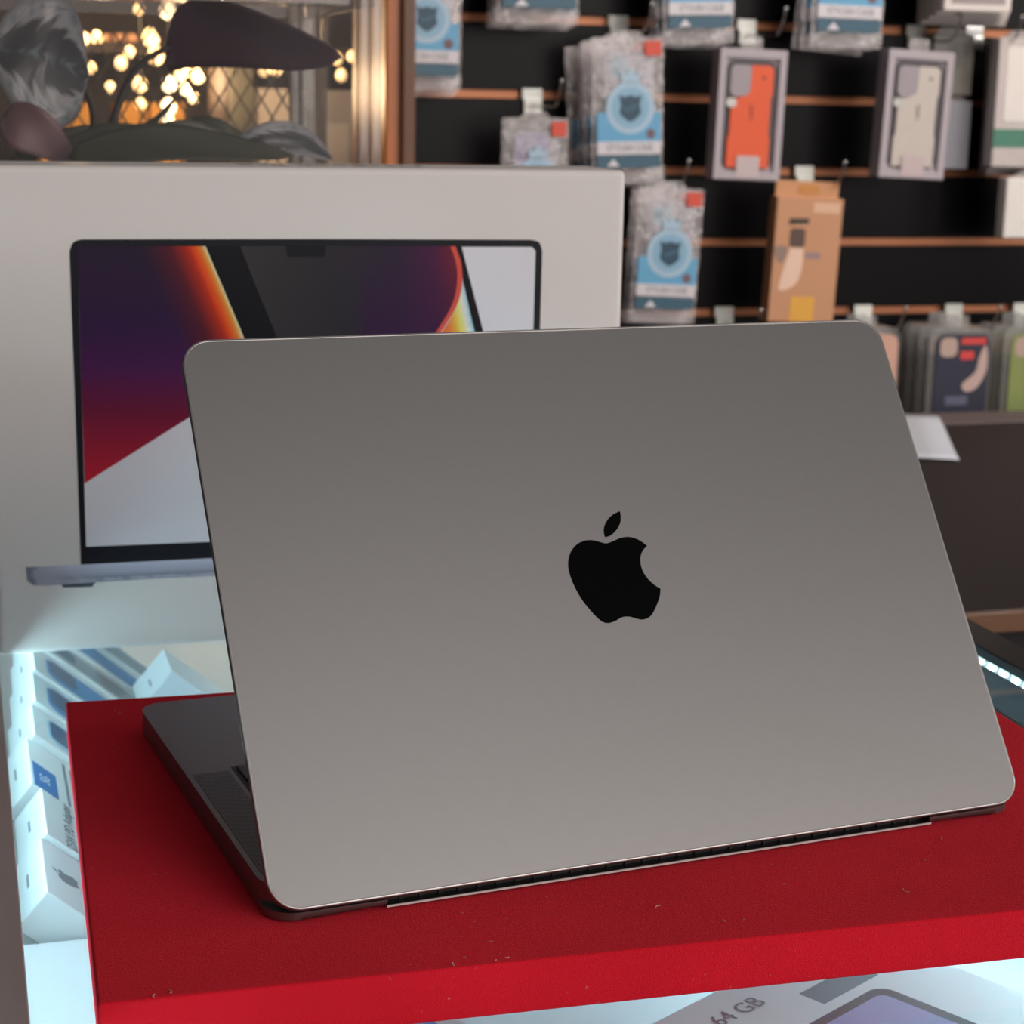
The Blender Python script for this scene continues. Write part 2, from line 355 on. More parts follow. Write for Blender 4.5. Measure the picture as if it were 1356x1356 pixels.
# emblem on the lid, traced on the lid's own plane
LR = Matrix.Rotation(.1118, 3, 'Z'); LO = Vector((9.333, 59.855, 0))
lo3 = LO + LR @ Vector(lidf(0, 0, 0)); ln3 = LR @ Vector((0, -co, so)); le1 = LR @ Vector((1, 0, 0)); le2 = LR @ Vector((0, so, co))
def lid_uv(u, v): d = on_plane(u, v, lo3, ln3)-lo3; return (d.dot(le1), d.dot(le2))
Z5 = lambda P: [lid_uv(680+x/5.215, 640+y_/5.215) for x, y_ in P]
leaf = [(735,192),(690,213),(650,250),(626,300),(624,345),(632,373),(668,362),(705,330),(735,280),(741,235)]
body = [(640,415),(690,398),(740,377),(790,370),(840,380),(885,403),(922,433),(893,465),(877,510),(880,565),(900,620),(940,673),(985,710),(1015,727),(1010,780),(990,840),(960,900),(930,930),(890,942),(850,935),(800,921),(750,926),(700,953),(655,966),(615,957),(570,920),(520,865),(470,800),(425,720),(395,650),(378,580),(380,520),(400,465),(440,420),(490,396),(540,392),(590,403)]
EMB_BODY = catmull(Z5(body), 4, True, (6, 13)); EMB_LEAF = catmull(Z5(leaf), 4, True, (0, 5))
emb_m = mat('black_mirror_emblem', S(7, 7, 7), .4, 0, spec=.03)
for nm, pp in (('emblem_body', EMB_BODY), ('emblem_leaf', EMB_LEAF)):
    mk(nm, slab(bmesh.new(), [tuple(p) for p in pp], -.006, .02, lidf), emb_m, LID)
_cx = sum(p[0] for p in EMB_BODY)/len(EMB_BODY); _cy = sum(p[1] for p in EMB_BODY)/len(EMB_BODY)
def emblem(parent, mt, f, size):         # same mark, small, for box prints; f(x,y)->xyz
    for nm, pp in (('emblem_body', EMB_BODY), ('emblem_leaf', EMB_LEAF)):
        bm = bmesh.new(); bm.faces.new([bm.verts.new(f((p[0]-_cx)*size/3, (p[1]-_cy)*size/3)) for p in pp]); mk(nm, bm, mt, parent)

# ------------------------------------------------------------------ laptop carton standing behind
BXP, BXYAW, BW, BH, BD = (1.135, 101.179, -1.90), .0067, 35.19, 26.1, 6.3
BOX = thing('laptop_carton', 'large white laptop carton with printed laptop picture standing behind the laptop', 'carton', BXP, BXYAW)
mk('carton_body', box(bmesh.new(), 0, BW, 0, BD, 0, BH, .35, 4), white_card, BOX)
bo = Vector(BXP); be = Vector((math.cos(BXYAW), math.sin(BXYAW), 0)); bn = Vector((math.sin(BXYAW), -math.cos(BXYAW), 0))
def bpx(p): d = on_plane(p[0], p[1], bo, bn)-bo; return (d.dot(be), d.z)
def layer(k): return lambda p: (bpx(p)[0], -.008*k, bpx(p)[1])
solid = lambda *c: (lambda p: PR(*c))
bez = catmull([(92, 333), (97, 321), (108, 317), (400, 316.5), (703, 317.5), (714, 321), (718, 333), (707, 727), (107, 748)], 4, True, (2, 4, 6, 7, 8, 0))
inked('printed_bezel', BOX, bez, layer(1), solid(24, 23, 27))
inked('printed_screen', BOX, [(102, 326), (704, 327), (709, 332), (699, 700), (114, 724)], layer(2), solid(182, 172, 178))
def c_left(p):
    x, y_ = p; nx, ny = 119/129.1, -50/129.1; d = -((x-272)*nx+(y_-326)*ny)
    base = ramp([(326, (34, 22, 36)), (430, (40, 20, 48)), (490, (62, 20, 58)), (550, (95, 20, 42)), (640, (165, 26, 40))], y_+.25*(110-x)*0)
    glow = ramp([(0, (240, 190, 150)), (4, (228, 120, 50)), (11, (216, 74, 26)), (22, (150, 36, 22)), (45, (70, 22, 32)), (80, base)], d) if d < 80 else base
    return PR(*glow)
inked('printed_red_shape', BOX, [(102, 326), (160, 326), (215, 326), (245, 326), (258, 326), (266, 326), (272, 326), (322, 445), (338, 483), (328, 491), (280, 530), (250, 553), (180, 597), (112, 640), (108, 520), (105, 420)], layer(3), c_left, 6)
inked('printed_black_band', BOX, [(272, 326), (318, 326), (366, 445), (385, 490), (342, 492), (322, 445)], layer(3), solid(17, 15, 18))
curve = catmull([(603, 326), (610, 345), (612.5, 365), (610, 388), (603, 408), (592, 427), (582, 442), (560, 470)], 4, False)
def c_disc(p):
    x, y_ = p; c = ramp([(318, (48, 42, 42)), (440, (38, 33, 36)), (520, (38, 26, 40)), (575, (62, 22, 48)), (612, (104, 26, 34))], x)
    return PR(*mixc(c, (46, 20, 48), (y_-340)/90*.7 if x > 480 else 0))
inked('printed_dark_disc', BOX, [(318, 326), (380, 326), (450, 326), (520, 326), (570, 326)]+[tuple(p) for p in curve]+[(480, 485), (385, 490), (366, 445), (340, 380)], layer(3), c_disc, 5)
inner = [(p[0]-7, p[1]+.5) for p in curve]
inked('printed_red_rim', BOX, [tuple(p) for p in curve]+inner[::-1], layer(4), lambda p: PR(176, 66, 54))
inked('printed_orange_wedge', BOX, [(612.5, 372), (616, 392), (622, 415), (634, 462), (600, 470), (570, 462), (582, 444), (593, 428), (604, 408)], layer(3),
      lambda p: PR(*ramp([(-34, (214, 90, 40)), (-20, (232, 150, 60)), (-12, (238, 196, 110)), (-5, (190, 200, 200)), (0, (110, 160, 200))], p[0]-(612+(p[1]-372)*.24))), 4)
inked('printed_black_stripe', BOX, [(603, 326), (611, 326), (640, 440), (648, 470), (636, 470), (622, 412), (613, 372), (610, 345)], layer(4), solid(20, 18, 22))
inked('printed_notch', BOX, [(379, 325), (432, 325), (431, 337), (428, 340), (383, 340), (380, 337)], layer(5), solid(20, 19, 22))
def c_base(p):
    t = (p[1]-(751-(p[0]-34)*.047)); e = min(p[0]-34, 775-p[0])
    c = ramp([(0, (160, 154, 162)), (12, (138, 131, 140)), (18, (110, 103, 112)), (20, (146, 140, 146)), (24, (120, 114, 120)), (27, (150, 145, 148))], t)
    return PR(*mixc((96, 90, 98) if e < 12 else (128, 120, 126), c, e/60))
inked('printed_base', BOX, [(34, 751), (80, 749), (200, 743), (400, 733.5), (600, 724), (775, 716), (774, 728), (769, 736), (758, 739), (600, 747), (400, 757), (200, 766.5), (60, 775.5), (44, 775), (36, 769)], layer(2), c_base, 6)
inked('printed_foot', BOX, [(81, 774), (127, 771), (122, 777), (84, 778)], layer(1), solid(60, 60, 64))
text('printed_title', 'MacBook Pro', 1.9, mat('grey_title_ink', S(95, 92, 92), .6), BOX, T((BW/2+1.4, BD*.56, BH+.012)) @ Matrix.Rotation(math.pi, 4, 'Z'), .004)

# ------------------------------------------------------------------ clear acrylic case with a potted plant, on the counter behind the carton
AX0, AX1, AY0, AY1, AZ0, AZ1 = 1.6, 25.2, 115.0, 138.5, -1.9, 34.6
AC = thing('acrylic_case', 'clear acrylic display case around the potted plant', 'acrylic case', (0, 0, -1.9))
hz = AZ1-AZ0
bx('side_panel', acrylic, AC, AX0, AX0+.3, AY0+.3, AY1-.3, 0, hz-.4); bx('side_panel', acrylic, AC, AX1-.3, AX1, AY0+1.7, AY1-1.5, 0, hz-.4)
bx('front_panel', acrylic, AC, AX0, AX1-1.5, AY0, AY0+.3, 0, hz-.4); bx('back_panel', acrylic, AC, AX0, AX1-1.7, AY1-.3, AY1, 0, hz-.4)
for x, y0 in ((AX1-1.35, AY0), (AX1-1.75, AY1-1.4)):
    bm = box(bmesh.new(), x, x+.55, y0, y0+1.3, 0, hz-.4, .1); box(bm, x+.75, AX1, y0, y0+1.3, 0, hz-.4, .1); mk('corner_post', bm, acrylic_edge, AC)
bx('top_panel', acrylic, AC, AX0, AX1, AY0, AY1, hz-.4, hz)
for y0, y1 in ((AY0, AY0+.9), (AY1-.9, AY1)): bx('top_edge', acrylic_edge, AC, AX0, AX1-1.9, y0, y1, hz-1.3, hz-.42, .1)
for x0, x1 in ((AX1-.9, AX1-.1),): bx('top_edge', acrylic_edge, AC, x0, x1, AY0+1.4, AY1-1.5, hz-1.3, hz-.42, .1)

PT = thing('potted_plant', 'variegated leafy plant with purple leaf backs inside the acrylic case', 'potted plant', (13, 127, -1.9))
mk('pot', lathe(bmesh.new(), [(4.2, 0.02), (4.6, .4), (6.0, 10), (6.3, 10.4), (6.3, 11.6), (5.8, 11.6), (5.7, 10.6)], 28), mat('dark_pot', S(60, 55, 54), .6), PT, True)
mk('soil', lathe(bmesh.new(), [(5.6, 10), (5.6, 10.8)], 24), mat('soil', S(40, 30, 24), .95, bump=.8, bscale=120), PT)
def leaf_mat(name, dark, silver, mid):
    M = mat(name, dark, .38, spec=.5, coat=.15); n = M.node_tree.nodes; L = M.node_tree.links; b = n['Principled BSDF']
    uv = n.new('ShaderNodeUVMap'); uv.uv_map = 'leaf'; sp = n.new('ShaderNodeSeparateXYZ'); L.new(uv.outputs[0], sp.inputs[0])
    nz = n.new('ShaderNodeTexNoise'); nz.inputs['Scale'].default_value = 1.6; nz.inputs['Detail'].default_value = 5; cmb = n.new('ShaderNodeCombineXYZ')
    ab = n.new('ShaderNodeMath'); ab.operation = 'ABSOLUTE'; L.new(sp.outputs[1], ab.inputs[0])
    ma = n.new('ShaderNodeMath'); ma.operation = 'MULTIPLY_ADD'; ma.inputs[1].default_value = .55; L.new(ab.outputs[0], ma.inputs[0]); L.new(sp.outputs[0], ma.inputs[2])   # strokes slant towards the tip
    mb = n.new('ShaderNodeMath'); mb.operation = 'MULTIPLY'; mb.inputs[1].default_value = 7; L.new(ma.outputs[0], mb.inputs[0]); L.new(mb.outputs[0], cmb.inputs[0]); L.new(sp.outputs[1], cmb.inputs[1]); L.new(cmb.outputs[0], nz.inputs['Vector'])
    wv = n.new('ShaderNodeTexWave'); wv.inputs['Scale'].default_value = 5; wv.inputs['Distortion'].default_value = 4; L.new(uv.outputs[0], wv.inputs['Vector'])
    m1 = n.new('ShaderNodeMath'); m1.operation = 'MULTIPLY_ADD'; m1.inputs[1].default_value = .9; L.new(nz.outputs['Fac'], m1.inputs[0]); L.new(ab.outputs[0], m1.inputs[2])
    m2 = n.new('ShaderNodeMath'); m2.operation = 'MULTIPLY_ADD'; m2.inputs[1].default_value = .0; L.new(wv.outputs['Fac'], m2.inputs[0]); L.new(m1.outputs[0], m2.inputs[2])
    r = n.new('ShaderNodeValToRGB'); e = r.color_ramp.elements; e[0].position = .0; e[0].color = (*mid, 1); e[1].position = 1; e[1].color = (*silver, 1)
    for pos, c in ((.30, mid), (.42, dark), (.70, dark), (.80, silver), (.88, silver), (.97, mid)):
        q = e.new(pos); q.color = (*c, 1)
    e[-1].color = (*silver, 1)
    m3 = n.new('ShaderNodeMath'); m3.operation = 'MULTIPLY'; m3.inputs[1].default_value = .8; L.new(m2.outputs[0], m3.inputs[0]); L.new(m3.outputs[0], r.inputs[0])
    L.new(r.outputs[0], b.inputs['Base Color']); return M
leaf_top = leaf_mat('variegated_leaf', S(48, 50, 56), S(128, 129, 134), S(86, 98, 108))
leaf_grn = mat('dull_green_leaf', S(72, 76, 66), .45, var=.4, scale=30)
leaf_pur = mat('purple_leaf_back', S(62, 34, 52), .5, var=.3, scale=40)
leaf_mauve = mat('mauve_leaf_back', S(110, 82, 88), .5, var=.2, scale=30)
PTO = Vector((13, 127, -1.9))
def leaf_part(mid, wdir, hw, mt, cup=.15, nseg=14, name='leaf', ntip=.75):
    """mid: list of (px,py,Y) along the midrib; wdir: half-width direction; hw: half width in cm"""
    P = catmull([on_y(u, v, yy)-PTO for u, v, yy in mid], max(2, nseg//(len(mid)-1)), False)
    bm = bmesh.new(); uvl = bm.loops.layers.uv.new('leaf'); wd = Vector(wdir).normalized(); rows = []; N = len(P)
    for i, p in enumerate(P):
        t = i/(N-1); h_ = hw*max(.02, math.sin(math.pi*min(1, t**ntip))**.7)
        tan = (P[min(i+1, N-1)]-P[max(i-1, 0)]).normalized(); nn = tan.cross(wd).normalized()
        rows.append([(bm.verts.new(p+wd*h_*s+nn*(cup*h_*s*s+.05*h_*math.sin(9*t+3*s))), t, s) for s in (-1, -.75, -.5, -.25, 0, .25, .5, .75, 1)])
    for A, B in zip(rows, rows[1:]):
        for k in range(8):
            q = (A[k], A[k+1], B[k+1], B[k]); f = bm.faces.new([x[0] for x in q])
            for l, x in zip(f.loops, q): l[uvl].uv = (x[1], x[2])
    o = mk(name, bm, mt, PT, True)
    md = o.modifiers.new('thickness', 'SOLIDIFY'); md.thickness = .0005; return o
def stem(path, r=.28):
    P = catmull([on_y(u, v, yy)-PTO if len(q) == 3 else Vector(q[:3]) for q in path for u, v, yy in [q[:3]]], 6, False)
    mk('stem', tube(bmesh.new(), P, lambda t: r*(1-.35*t), 8), mat('dark_stem', S(48, 38, 34), .5), PT, True)
leaf_part([(118, 100, 124), (75, 78, 122), (30, 68, 121), (-14, 62, 121)], (.12, .35, 1), 4.6, leaf_top, .1)
stem([(118, 205, 125), (124, 165, 125), (118, 130, 124.5), (104, 104, 124)])
leaf_part([(219, 62, 127), (255, 42, 126), (320, 46, 124), (400, 66, 122), (452, 76, 121)], (.05, -.3, 1), 2.3, leaf_pur, .25, ntip=.55)
stem([(140, 205, 127), (153, 150, 127), (172, 105, 127), (195, 78, 127), (226, 62, 127)])
leaf_part([(6, 150, 120), (28, 166, 119), (60, 184, 119), (98, 214, 120)], (.55, .1, .8), 1.5, leaf_mauve, .1)
leaf_part([(60, 205, 123), (130, 180, 122), (190, 176, 122), (236, 126, 124)], (.2, .8, .35), 1.3, leaf_grn, .2)
leaf_part([(150, 200, 121), (210, 185, 120), (265, 180, 120), (330, 198, 121)], (.1, .8, .5), 1.4, mat('grey_leaf', S(96, 96, 92), .45, var=.3, scale=25), .2)
leaf_part([(230, 190, 124), (260, 176, 124), (300, 180, 124), (345, 205, 125)], (.1, .7, .6), 1.2, leaf_grn, .25)
leaf_part([(310, 200, 119), (350, 188, 119), (400, 188, 120), (440, 210, 121)], (.1, .5, .8), 1.3, leaf_top, .2)
leaf_part([(20, 205, 126), (90, 188, 126), (160, 186, 127), (230, 202, 127)], (.1, .7, .6), 1.2, leaf_grn, .2)
leaf_part([(90, 208, 117.5), (180, 192, 117.5), (270, 192, 117.5), (390, 206, 117.5)], (.0, .6, .8), 1.4, mat('olive_leaf', S(62, 64, 56), .5, var=.4, scale=30), .1)

# ------------------------------------------------------------------ gold mesh screen and dim shelf of goods far behind the plant
MS = thing('mesh_screen', 'gold diamond mesh screen standing far behind the plant', 'mesh screen', (0, 172, -97))
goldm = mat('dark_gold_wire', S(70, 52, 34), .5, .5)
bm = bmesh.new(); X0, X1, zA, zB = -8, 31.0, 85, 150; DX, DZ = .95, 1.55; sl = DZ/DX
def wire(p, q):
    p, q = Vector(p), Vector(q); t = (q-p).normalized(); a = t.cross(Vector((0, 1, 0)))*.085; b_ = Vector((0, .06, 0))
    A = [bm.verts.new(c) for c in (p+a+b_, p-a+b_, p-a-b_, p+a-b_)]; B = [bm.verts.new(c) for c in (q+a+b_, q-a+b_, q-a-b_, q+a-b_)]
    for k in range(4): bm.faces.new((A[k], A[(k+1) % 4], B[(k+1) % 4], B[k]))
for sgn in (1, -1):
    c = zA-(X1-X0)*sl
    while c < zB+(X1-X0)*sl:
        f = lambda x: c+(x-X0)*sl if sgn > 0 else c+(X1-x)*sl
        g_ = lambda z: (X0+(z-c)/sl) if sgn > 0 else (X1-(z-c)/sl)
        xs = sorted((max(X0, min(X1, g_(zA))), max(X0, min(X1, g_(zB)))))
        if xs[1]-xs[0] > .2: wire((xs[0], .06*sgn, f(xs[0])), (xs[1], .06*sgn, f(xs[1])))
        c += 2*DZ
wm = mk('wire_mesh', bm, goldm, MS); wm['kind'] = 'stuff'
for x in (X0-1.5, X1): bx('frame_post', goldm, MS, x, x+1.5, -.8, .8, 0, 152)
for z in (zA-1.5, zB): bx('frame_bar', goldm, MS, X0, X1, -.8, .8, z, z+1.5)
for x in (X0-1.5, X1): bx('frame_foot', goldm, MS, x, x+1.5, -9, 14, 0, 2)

SH = thing('goods_shelf', 'dim wooden goods shelf behind the gold mesh screen', 'shelf', (0, 318, -97))
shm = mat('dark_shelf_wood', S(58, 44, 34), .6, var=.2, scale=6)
SHX0, SHX1 = -30, 72
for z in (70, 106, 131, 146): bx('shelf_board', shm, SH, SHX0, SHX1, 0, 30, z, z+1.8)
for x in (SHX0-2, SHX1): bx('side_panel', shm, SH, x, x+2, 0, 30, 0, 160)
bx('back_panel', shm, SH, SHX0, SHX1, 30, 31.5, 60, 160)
def goods(name, label, cat, u0, u1, v0, v1, c, Y, dep=6, base=None, group=None, rough=.5):
    a, b_ = on_y(u0, v1, Y), on_y(u1, v0, Y); z0 = a.z if base is None else base-97
    t = thing(name, label, cat, ((a.x+b_.x)/2, Y, z0), group=group); w_, h_ = (b_.x-a.x)/2, max(1, b_.z-z0)
    mm = mat(name+'_%d_%d_%d' % c, S(*c), rough)
    bx('carton_body', mm, t, -w_, w_, 0, dep, 0, h_, .15); bx('front_label', mat(name+'_label_%d' % c[0], S(*[min(255, k+35) for k in c]), rough), t, -w_*.7, w_*.7, -.04, .02, h_*.25, h_*.7)
    return t
for i, (u0, u1, lb) in enumerate(((50, 84, 'yellow carton on the shelf below the hanging bulbs, nearest the variegated leaf'), (88, 122, 'yellow carton on the dim shelf between the two plant stems'), (152, 196, 'yellow carton on the dim shelf under the row of bulbs'), (200, 244, 'yellow carton on the dim shelf beside the brown column'))):
    goods('yellow_carton', lb, 'carton', u0, u1, 136, 180, (214, 150, 40), 319, 8, 107.8, 'yellow cartons behind the mesh')
for i, (u0, u1) in enumerate(((96, 112), (114, 128), (131, 146), (150, 166), (169, 182))):
    goods('peach_carton', ('first', 'second', 'third', 'fourth', 'fifth')[i]+' small peach carton from the variegated leaf on the upper dim shelf', 'carton', u0, u1, 44, 60, (206, 150, 104), 319, 6, 132.8, 'peach cartons behind the mesh')
for i, (u0, u1, c) in enumerate(((62, 92, (150, 120, 96)), (96, 130, (58, 84, 88)), (134, 170, (70, 110, 124)), (174, 208, (86, 140, 156)))):
    goods('teal_carton', ('grey brown', 'dark teal', 'teal', 'pale teal')[i]+' carton on the top dim shelf behind the mesh', 'carton', u0, u1, 14, 40, c, 319, 6, 147.8, 'cartons on the top dim shelf')
goods('pale_carton', 'pale grey carton behind the mesh beside the brown column', 'carton', 342, 384, 118, 175, (206, 198, 192), 319, 8, 107.8)
goods('pale_carton', 'pale carton seen through the corner of the acrylic case', 'carton', 412, 470, 120, 215, (170, 166, 172), 319, 8, 107.8)
cl = thing('display_column', 'dark brown column standing behind the mesh screen', 'column', (on_y(305, 150, 300).x, 300, -97))
mk('shaft', lathe(bmesh.new(), [(5.2, 0), (5.2, 4), (3.6, 6), (3.4, 138), (4.4, 141), (4.4, 144)], 24), mat('dark_brown_column', S(44, 34, 28), .5, var=.3, scale=5), cl, True)
bx('grey_panel', mat('grey_green_panel', S(92, 90, 78), .6), cl, -.5, 3.0, -3.9, -3.3, 90, 140)
# string of warm bulbs
ST = thing('string_lights', 'string of warm glowing bulbs hanging behind the mesh screen', 'string lights', (on_y(225, 0, 300).x, 300, on_y(225, -30, 300).z))
bulb_m = mat('warm_bulb', (1, .8, .5), .4, emit=(1, .62, .28), estr=1.6); o0 = Vector((on_y(225, 0, 300).x, 300, on_y(225, -30, 300).z))
hot_m = mat('hot_bulb', (1, .9, .7), .4, emit=(1, .80, .48), estr=2.6)
for u, v, r, h_ in ((222, 14, 1.2, 1), (184, 12, .8, 0), (232, 62, 1.3, 0), (246, 82, 1.2, 0), (262, 100, 1.1, 0), (240, 98, 1.0, 0), (110, 52, .9, 0), (128, 50, .9, 0), (160, 84, .9, 0), (120, 90, .8, 0), (172, 70, .9, 0), (224, 112, 1.1, 1), (246, 118, .9, 1), (185, 112, 1.1, 0), (186, 138, .8, 0), (223, 142, 1.2, 1), (222, 160, 1.0, 1), (146, 116, .8, 0), (200, 50, 1.3, 0), (206, 74, 1.3, 0), (256, 130, .8, 0), (446, 78, .9, 0), (452, 100, .9, 0), (466, 75, .8, 0), (350, 92, 1.0, 0), (366, 92, .9, 0)):
    p = on_y(u, v, 300)-o0
    mk('bulb', lathe(bmesh.new(), [(.15*r, -1.1*r), (.8*r, -.7*r), (r, 0), (.75*r, .7*r), (.3*r, 1.15*r)], 12, (p.x, p.y)), hot_m if h_ else bulb_m, ST, True).location = (0, 0, p.z/100)
for dx, dz in ((-12, -6), (4, -16), (20, -8)):
    pl = bpy.data.lights.new('bulb_glow', 'POINT'); pl.energy = 2.2; pl.color = (1, .68, .38); pl.shadow_soft_size = .04
    po = bpy.data.objects.new('bulb_glow', pl); COL.objects.link(po); po.parent = ST; po.location = (dx/100, -.05, dz/100)
for u in (186, 224, 246): 
    p, q = on_y(u, -30, 300)-o0, on_y(u, 165, 300)-o0
    mk('cord', tube(bmesh.new(), [p, q], .12, 6), black_pl, ST)

# ------------------------------------------------------------------ dark table behind the counter with a sheet of paper
TB = thing('back_table', 'dark brown table behind the counter, under the hanging phone cases', 'table', (0, 0, -97))
tz = 85.0
dbrown = mat('dark_brown_laminate', S(37, 27, 26), .55, var=.12, scale=5)
bx('table_top', dbrown, TB, 64, 230, 131, 214, tz-1.6, tz, .1)
bx('rear_strip', mat('grey_brown_strip', S(104, 92, 90), .5), TB, 64, 230, 214.1, 222, tz-1.6, tz+.15, .1)
bx('front_edge', mat('brown_edge_band', S(120, 86, 66), .25), TB, 64, 230, 130.2, 130.95, tz-1.7, tz, .1)
for x in (66, 224):
    for y in (134, 208): bx('leg', dbrown, TB, x, x+4, y, y+4, 0, tz-1.6)
bx('modesty_panel', mat('near_black_panel', S(18, 16, 16), .6), TB, 71, 223, 135, 136, 20, tz-1.7)
pn, pf = on_z(1270, 612, -12), on_z(1242, 552, -12); d_ = (pf-pn).normalized(); e_ = Vector((-d_.y, d_.x, 0))
PP = thing('paper_sheet', 'white sheet of paper lying on the dark brown table', 'paper', (pn.x, pn.y, -11.86), math.atan2(-e_.y, -e_.x))
bm = bmesh.new(); gv = [[bm.verts.new((-21+21*i/6, 29.7*j/8*1.08, .02+.18+.10*math.sin(j*.9+i*.5)-.1)) for i in range(7)] for j in range(9)]
for j in range(8):
    for i in range(6): bm.faces.new((gv[j][i], gv[j][i+1], gv[j+1][i+1], gv[j+1][i]))
ps = mk('sheet', bm, mat('white_paper', S(200, 203, 212), .7, var=.01), PP, True); md = ps.modifiers.new('t', 'SOLIDIFY'); md.thickness = .0004

# ------------------------------------------------------------------ hooks on the slat wall
def zg(k): return 38.6-10*k
holder_m = mat('white_hook_plate', S(226, 228, 220), .2, var=.03, spec=.8)
clearplate = clear('clear_hook_plate', (.9, .93, .9), .45, .08, .3, 30, 1.5, (.8, .82, .78))
def hook(px, k, label, ln=12.5, w_=2.9, mt=holder_m):
    x = on_y(px, {0: 31, 1: 131, 2: 227, 3: 320, 4: 410}.get(k, 131), WY).x
    h = thing('wall_hook', label, 'hook', (x, WY, zg(k)), group='display hooks on the slat wall')
    bm = box(bmesh.new(), -w_/2, w_/2, -.35, -.02, -.7, .8, .1); box(bm, -w_/2+.15, w_/2-.15, -.8, -.36, -2.6, -.6, .12); mk('hook_plate', bm, mt, h)
    mk('hook_wire', tube(bmesh.new(), catmull([(0, -.8, -1.4), (0, -ln*.5, -1.6), (0, -ln*.85, -1.5), (0, -ln, .2), (0, -ln-.6, 1.8)], 5, False), .17, 7), chrome, h, True)
    mk('wire_tip', lathe(bmesh.new(), [(.1, -.3), (.3, -.1), (.3, .1), (.1, .3)], 10), chrome, h, True).location = (0, (-ln-.6)/100, .018)
    return x
# ------------------------------------------------------------------ packages
blue_ink = mat('sky_blue_card', S(92, 158, 196), .4); ring_ink = mat('pale_blue_ring', S(160, 186, 205), .4); navy_ink = mat('navy_shield', S(22, 62, 84), .4)
white_ink = mat('white_band', S(205, 200, 204), .4); teal_ink = mat('dark_teal_band', S(44, 84, 104), .4); red_stk = mat('orange_red_sticker', S(206, 76, 56), .5)
grey_ink = mat('grey_lettering', S(74, 84, 98), .5); casem = clear('clear_phone_case', (.8, .8, .84), .35, .2, .3, 20, 1.4, (.60, .58, .64)); mauve = clear('lilac_case', (.7, .66, .85), .4, .2, .2, 20, 1.4, (.42, .38, .60))
def stylish(name, label, w_, h_, p, tilt=0, rz=0, group='clear bagged phone cases', full=True, sticker=True):
    """clear bag, origin at bottom centre; front faces -y"""
    M = Matrix.Rotation(rz, 4, 'Z') @ Matrix.Rotation(tilt, 4, 'Y')
    t = thing(name, label, 'phone case', p, group=group, mtx=M); f = h_/20.3; a = w_/2
    bm = bmesh.new(); nx, nz = 9, 14; G = []
    for side in (-1, 1):
        g = [[None]*(nz+1) for _ in range(nx+1)]
        for i in range(nx+1):
            for j in range(nz+1):
                s, q = i/nx*2-1, j/nz; e = max(0, 1-s**4)*max(0, min(1, q*6, (1-q)*6))
                g[i][j] = bm.verts.new((s*a*(1+.015*math.sin(j*2.1)), side*(.08+.36*e+.10*random.random()*e), q*(h_-1.4)))
        for i in range(nx):
            for j in range(nz): bm.faces.new((g[i][j], g[i+1][j], g[i+1][j+1], g[i][j+1]))
        G.append(g)
    mk('bag', bm, bagm, t, True)
    hd = [(-a, h_-1.4), (a, h_-1.4), (a, h_-.9), (a*.45, h_-.8), (a*.3, h_), (-a*.3, h_), (-a*.45, h_-.8), (-a, h_-.9)]
    plate('hang_tab', bagm, t, hd, -.06, .06)
    plate('inner_case', casem, t, rrect(-a*.66, a*.72, 5.2*f, h_-2.6, 1.1), -.25, .2)
    if full:
        plate('camera_cutout', mat('cutout_blue', S(120, 150, 165), .4), t, rrect(-a*.5, -a*.02, h_-6.2*f, h_-3.6*f, .5), -.28, -.26)
    plate('card', blue_ink, t, [(-a*.88, 5.6*f), (a*.9, 5.6*f), (a*.9, 9.5*f), (-a*.88, 9.5*f)], -.62, -.57)
    ring = [(3.5*f*math.cos(k*.2618)+.2, 10.1*f+3.5*f*math.sin(k*.2618)) for k in range(24)]; inn = [((x-.2)*.78+.2, (z-10.1*f)*.78+10.1*f) for x, z in ring]
    plate('emblem_ring', ring_ink, t, ring, -.66, -.63); plate('emblem_disc', mat('blue_disc', S(128, 168, 194), .4), t, inn, -.68, -.665)
    cx, cz = .2, 10.1*f
    crown = [(-1.4, 3.3), (1.4, 3.3), (1.6, 5.0), (.8, 4.3), (0, 5.4), (-.8, 4.3), (-1.6, 5.0)]
    plate('emblem_crown', ring_ink, t, [(cx+x*f*.9, cz+z*f) for x, z in crown], -.66, -.64)
    sh_ = [(-1.6, 1.7), (-.9, 1.45), (0, 1.7), (.9, 1.45), (1.6, 1.7), (1.35, .4), (1.55, -.7), (.9, -1.4), (0, -1.9), (-.9, -1.4), (-1.55, -.7), (-1.35, .4)]
    plate('emblem_shield', navy_ink, t, [(cx+x*f, cz+z*f) for x, z in sh_], -.72, -.69)
    text('shield_lettering', 'Style', 1.0*f, mat('shield_ink', S(70, 120, 140), .5), t, T((cx, -.73, cz)) @ Matrix.Rotation(-.35, 4, 'Y') @ UP)
    plate('text_band', white_ink, t, [(-a*.88, 3.9*f), (a*.9, 3.9*f), (a*.9, 5.6*f), (-a*.88, 5.6*f)], -.62, -.57)
    text('lettering', 'STYLISH CASE', 1.25*f, grey_ink, t, T((cx, -.63, 4.75*f)) @ UP, sx=w_/11.6)
    plate('lower_band', teal_ink, t, [(-a*.88, 2.1*f), (a*.9, 2.1*f), (a*.9, 3.75*f), (-a*.88, 3.75*f)], -.62, -.57)
    plate('arrow_mark', white_ink, t, [(-a*.6, 2.3*f), (-a*.25, 2.3*f), (-a*.42, 3.3*f)], -.64, -.625)
    plate('round_seal', mat('brown_seal', S(110, 84, 92), .5), t, [(a*.62+.65*math.cos(k*.5236), 6.6*f+.65*math.sin(k*.5236)) for k in range(12)], -.66, -.63)
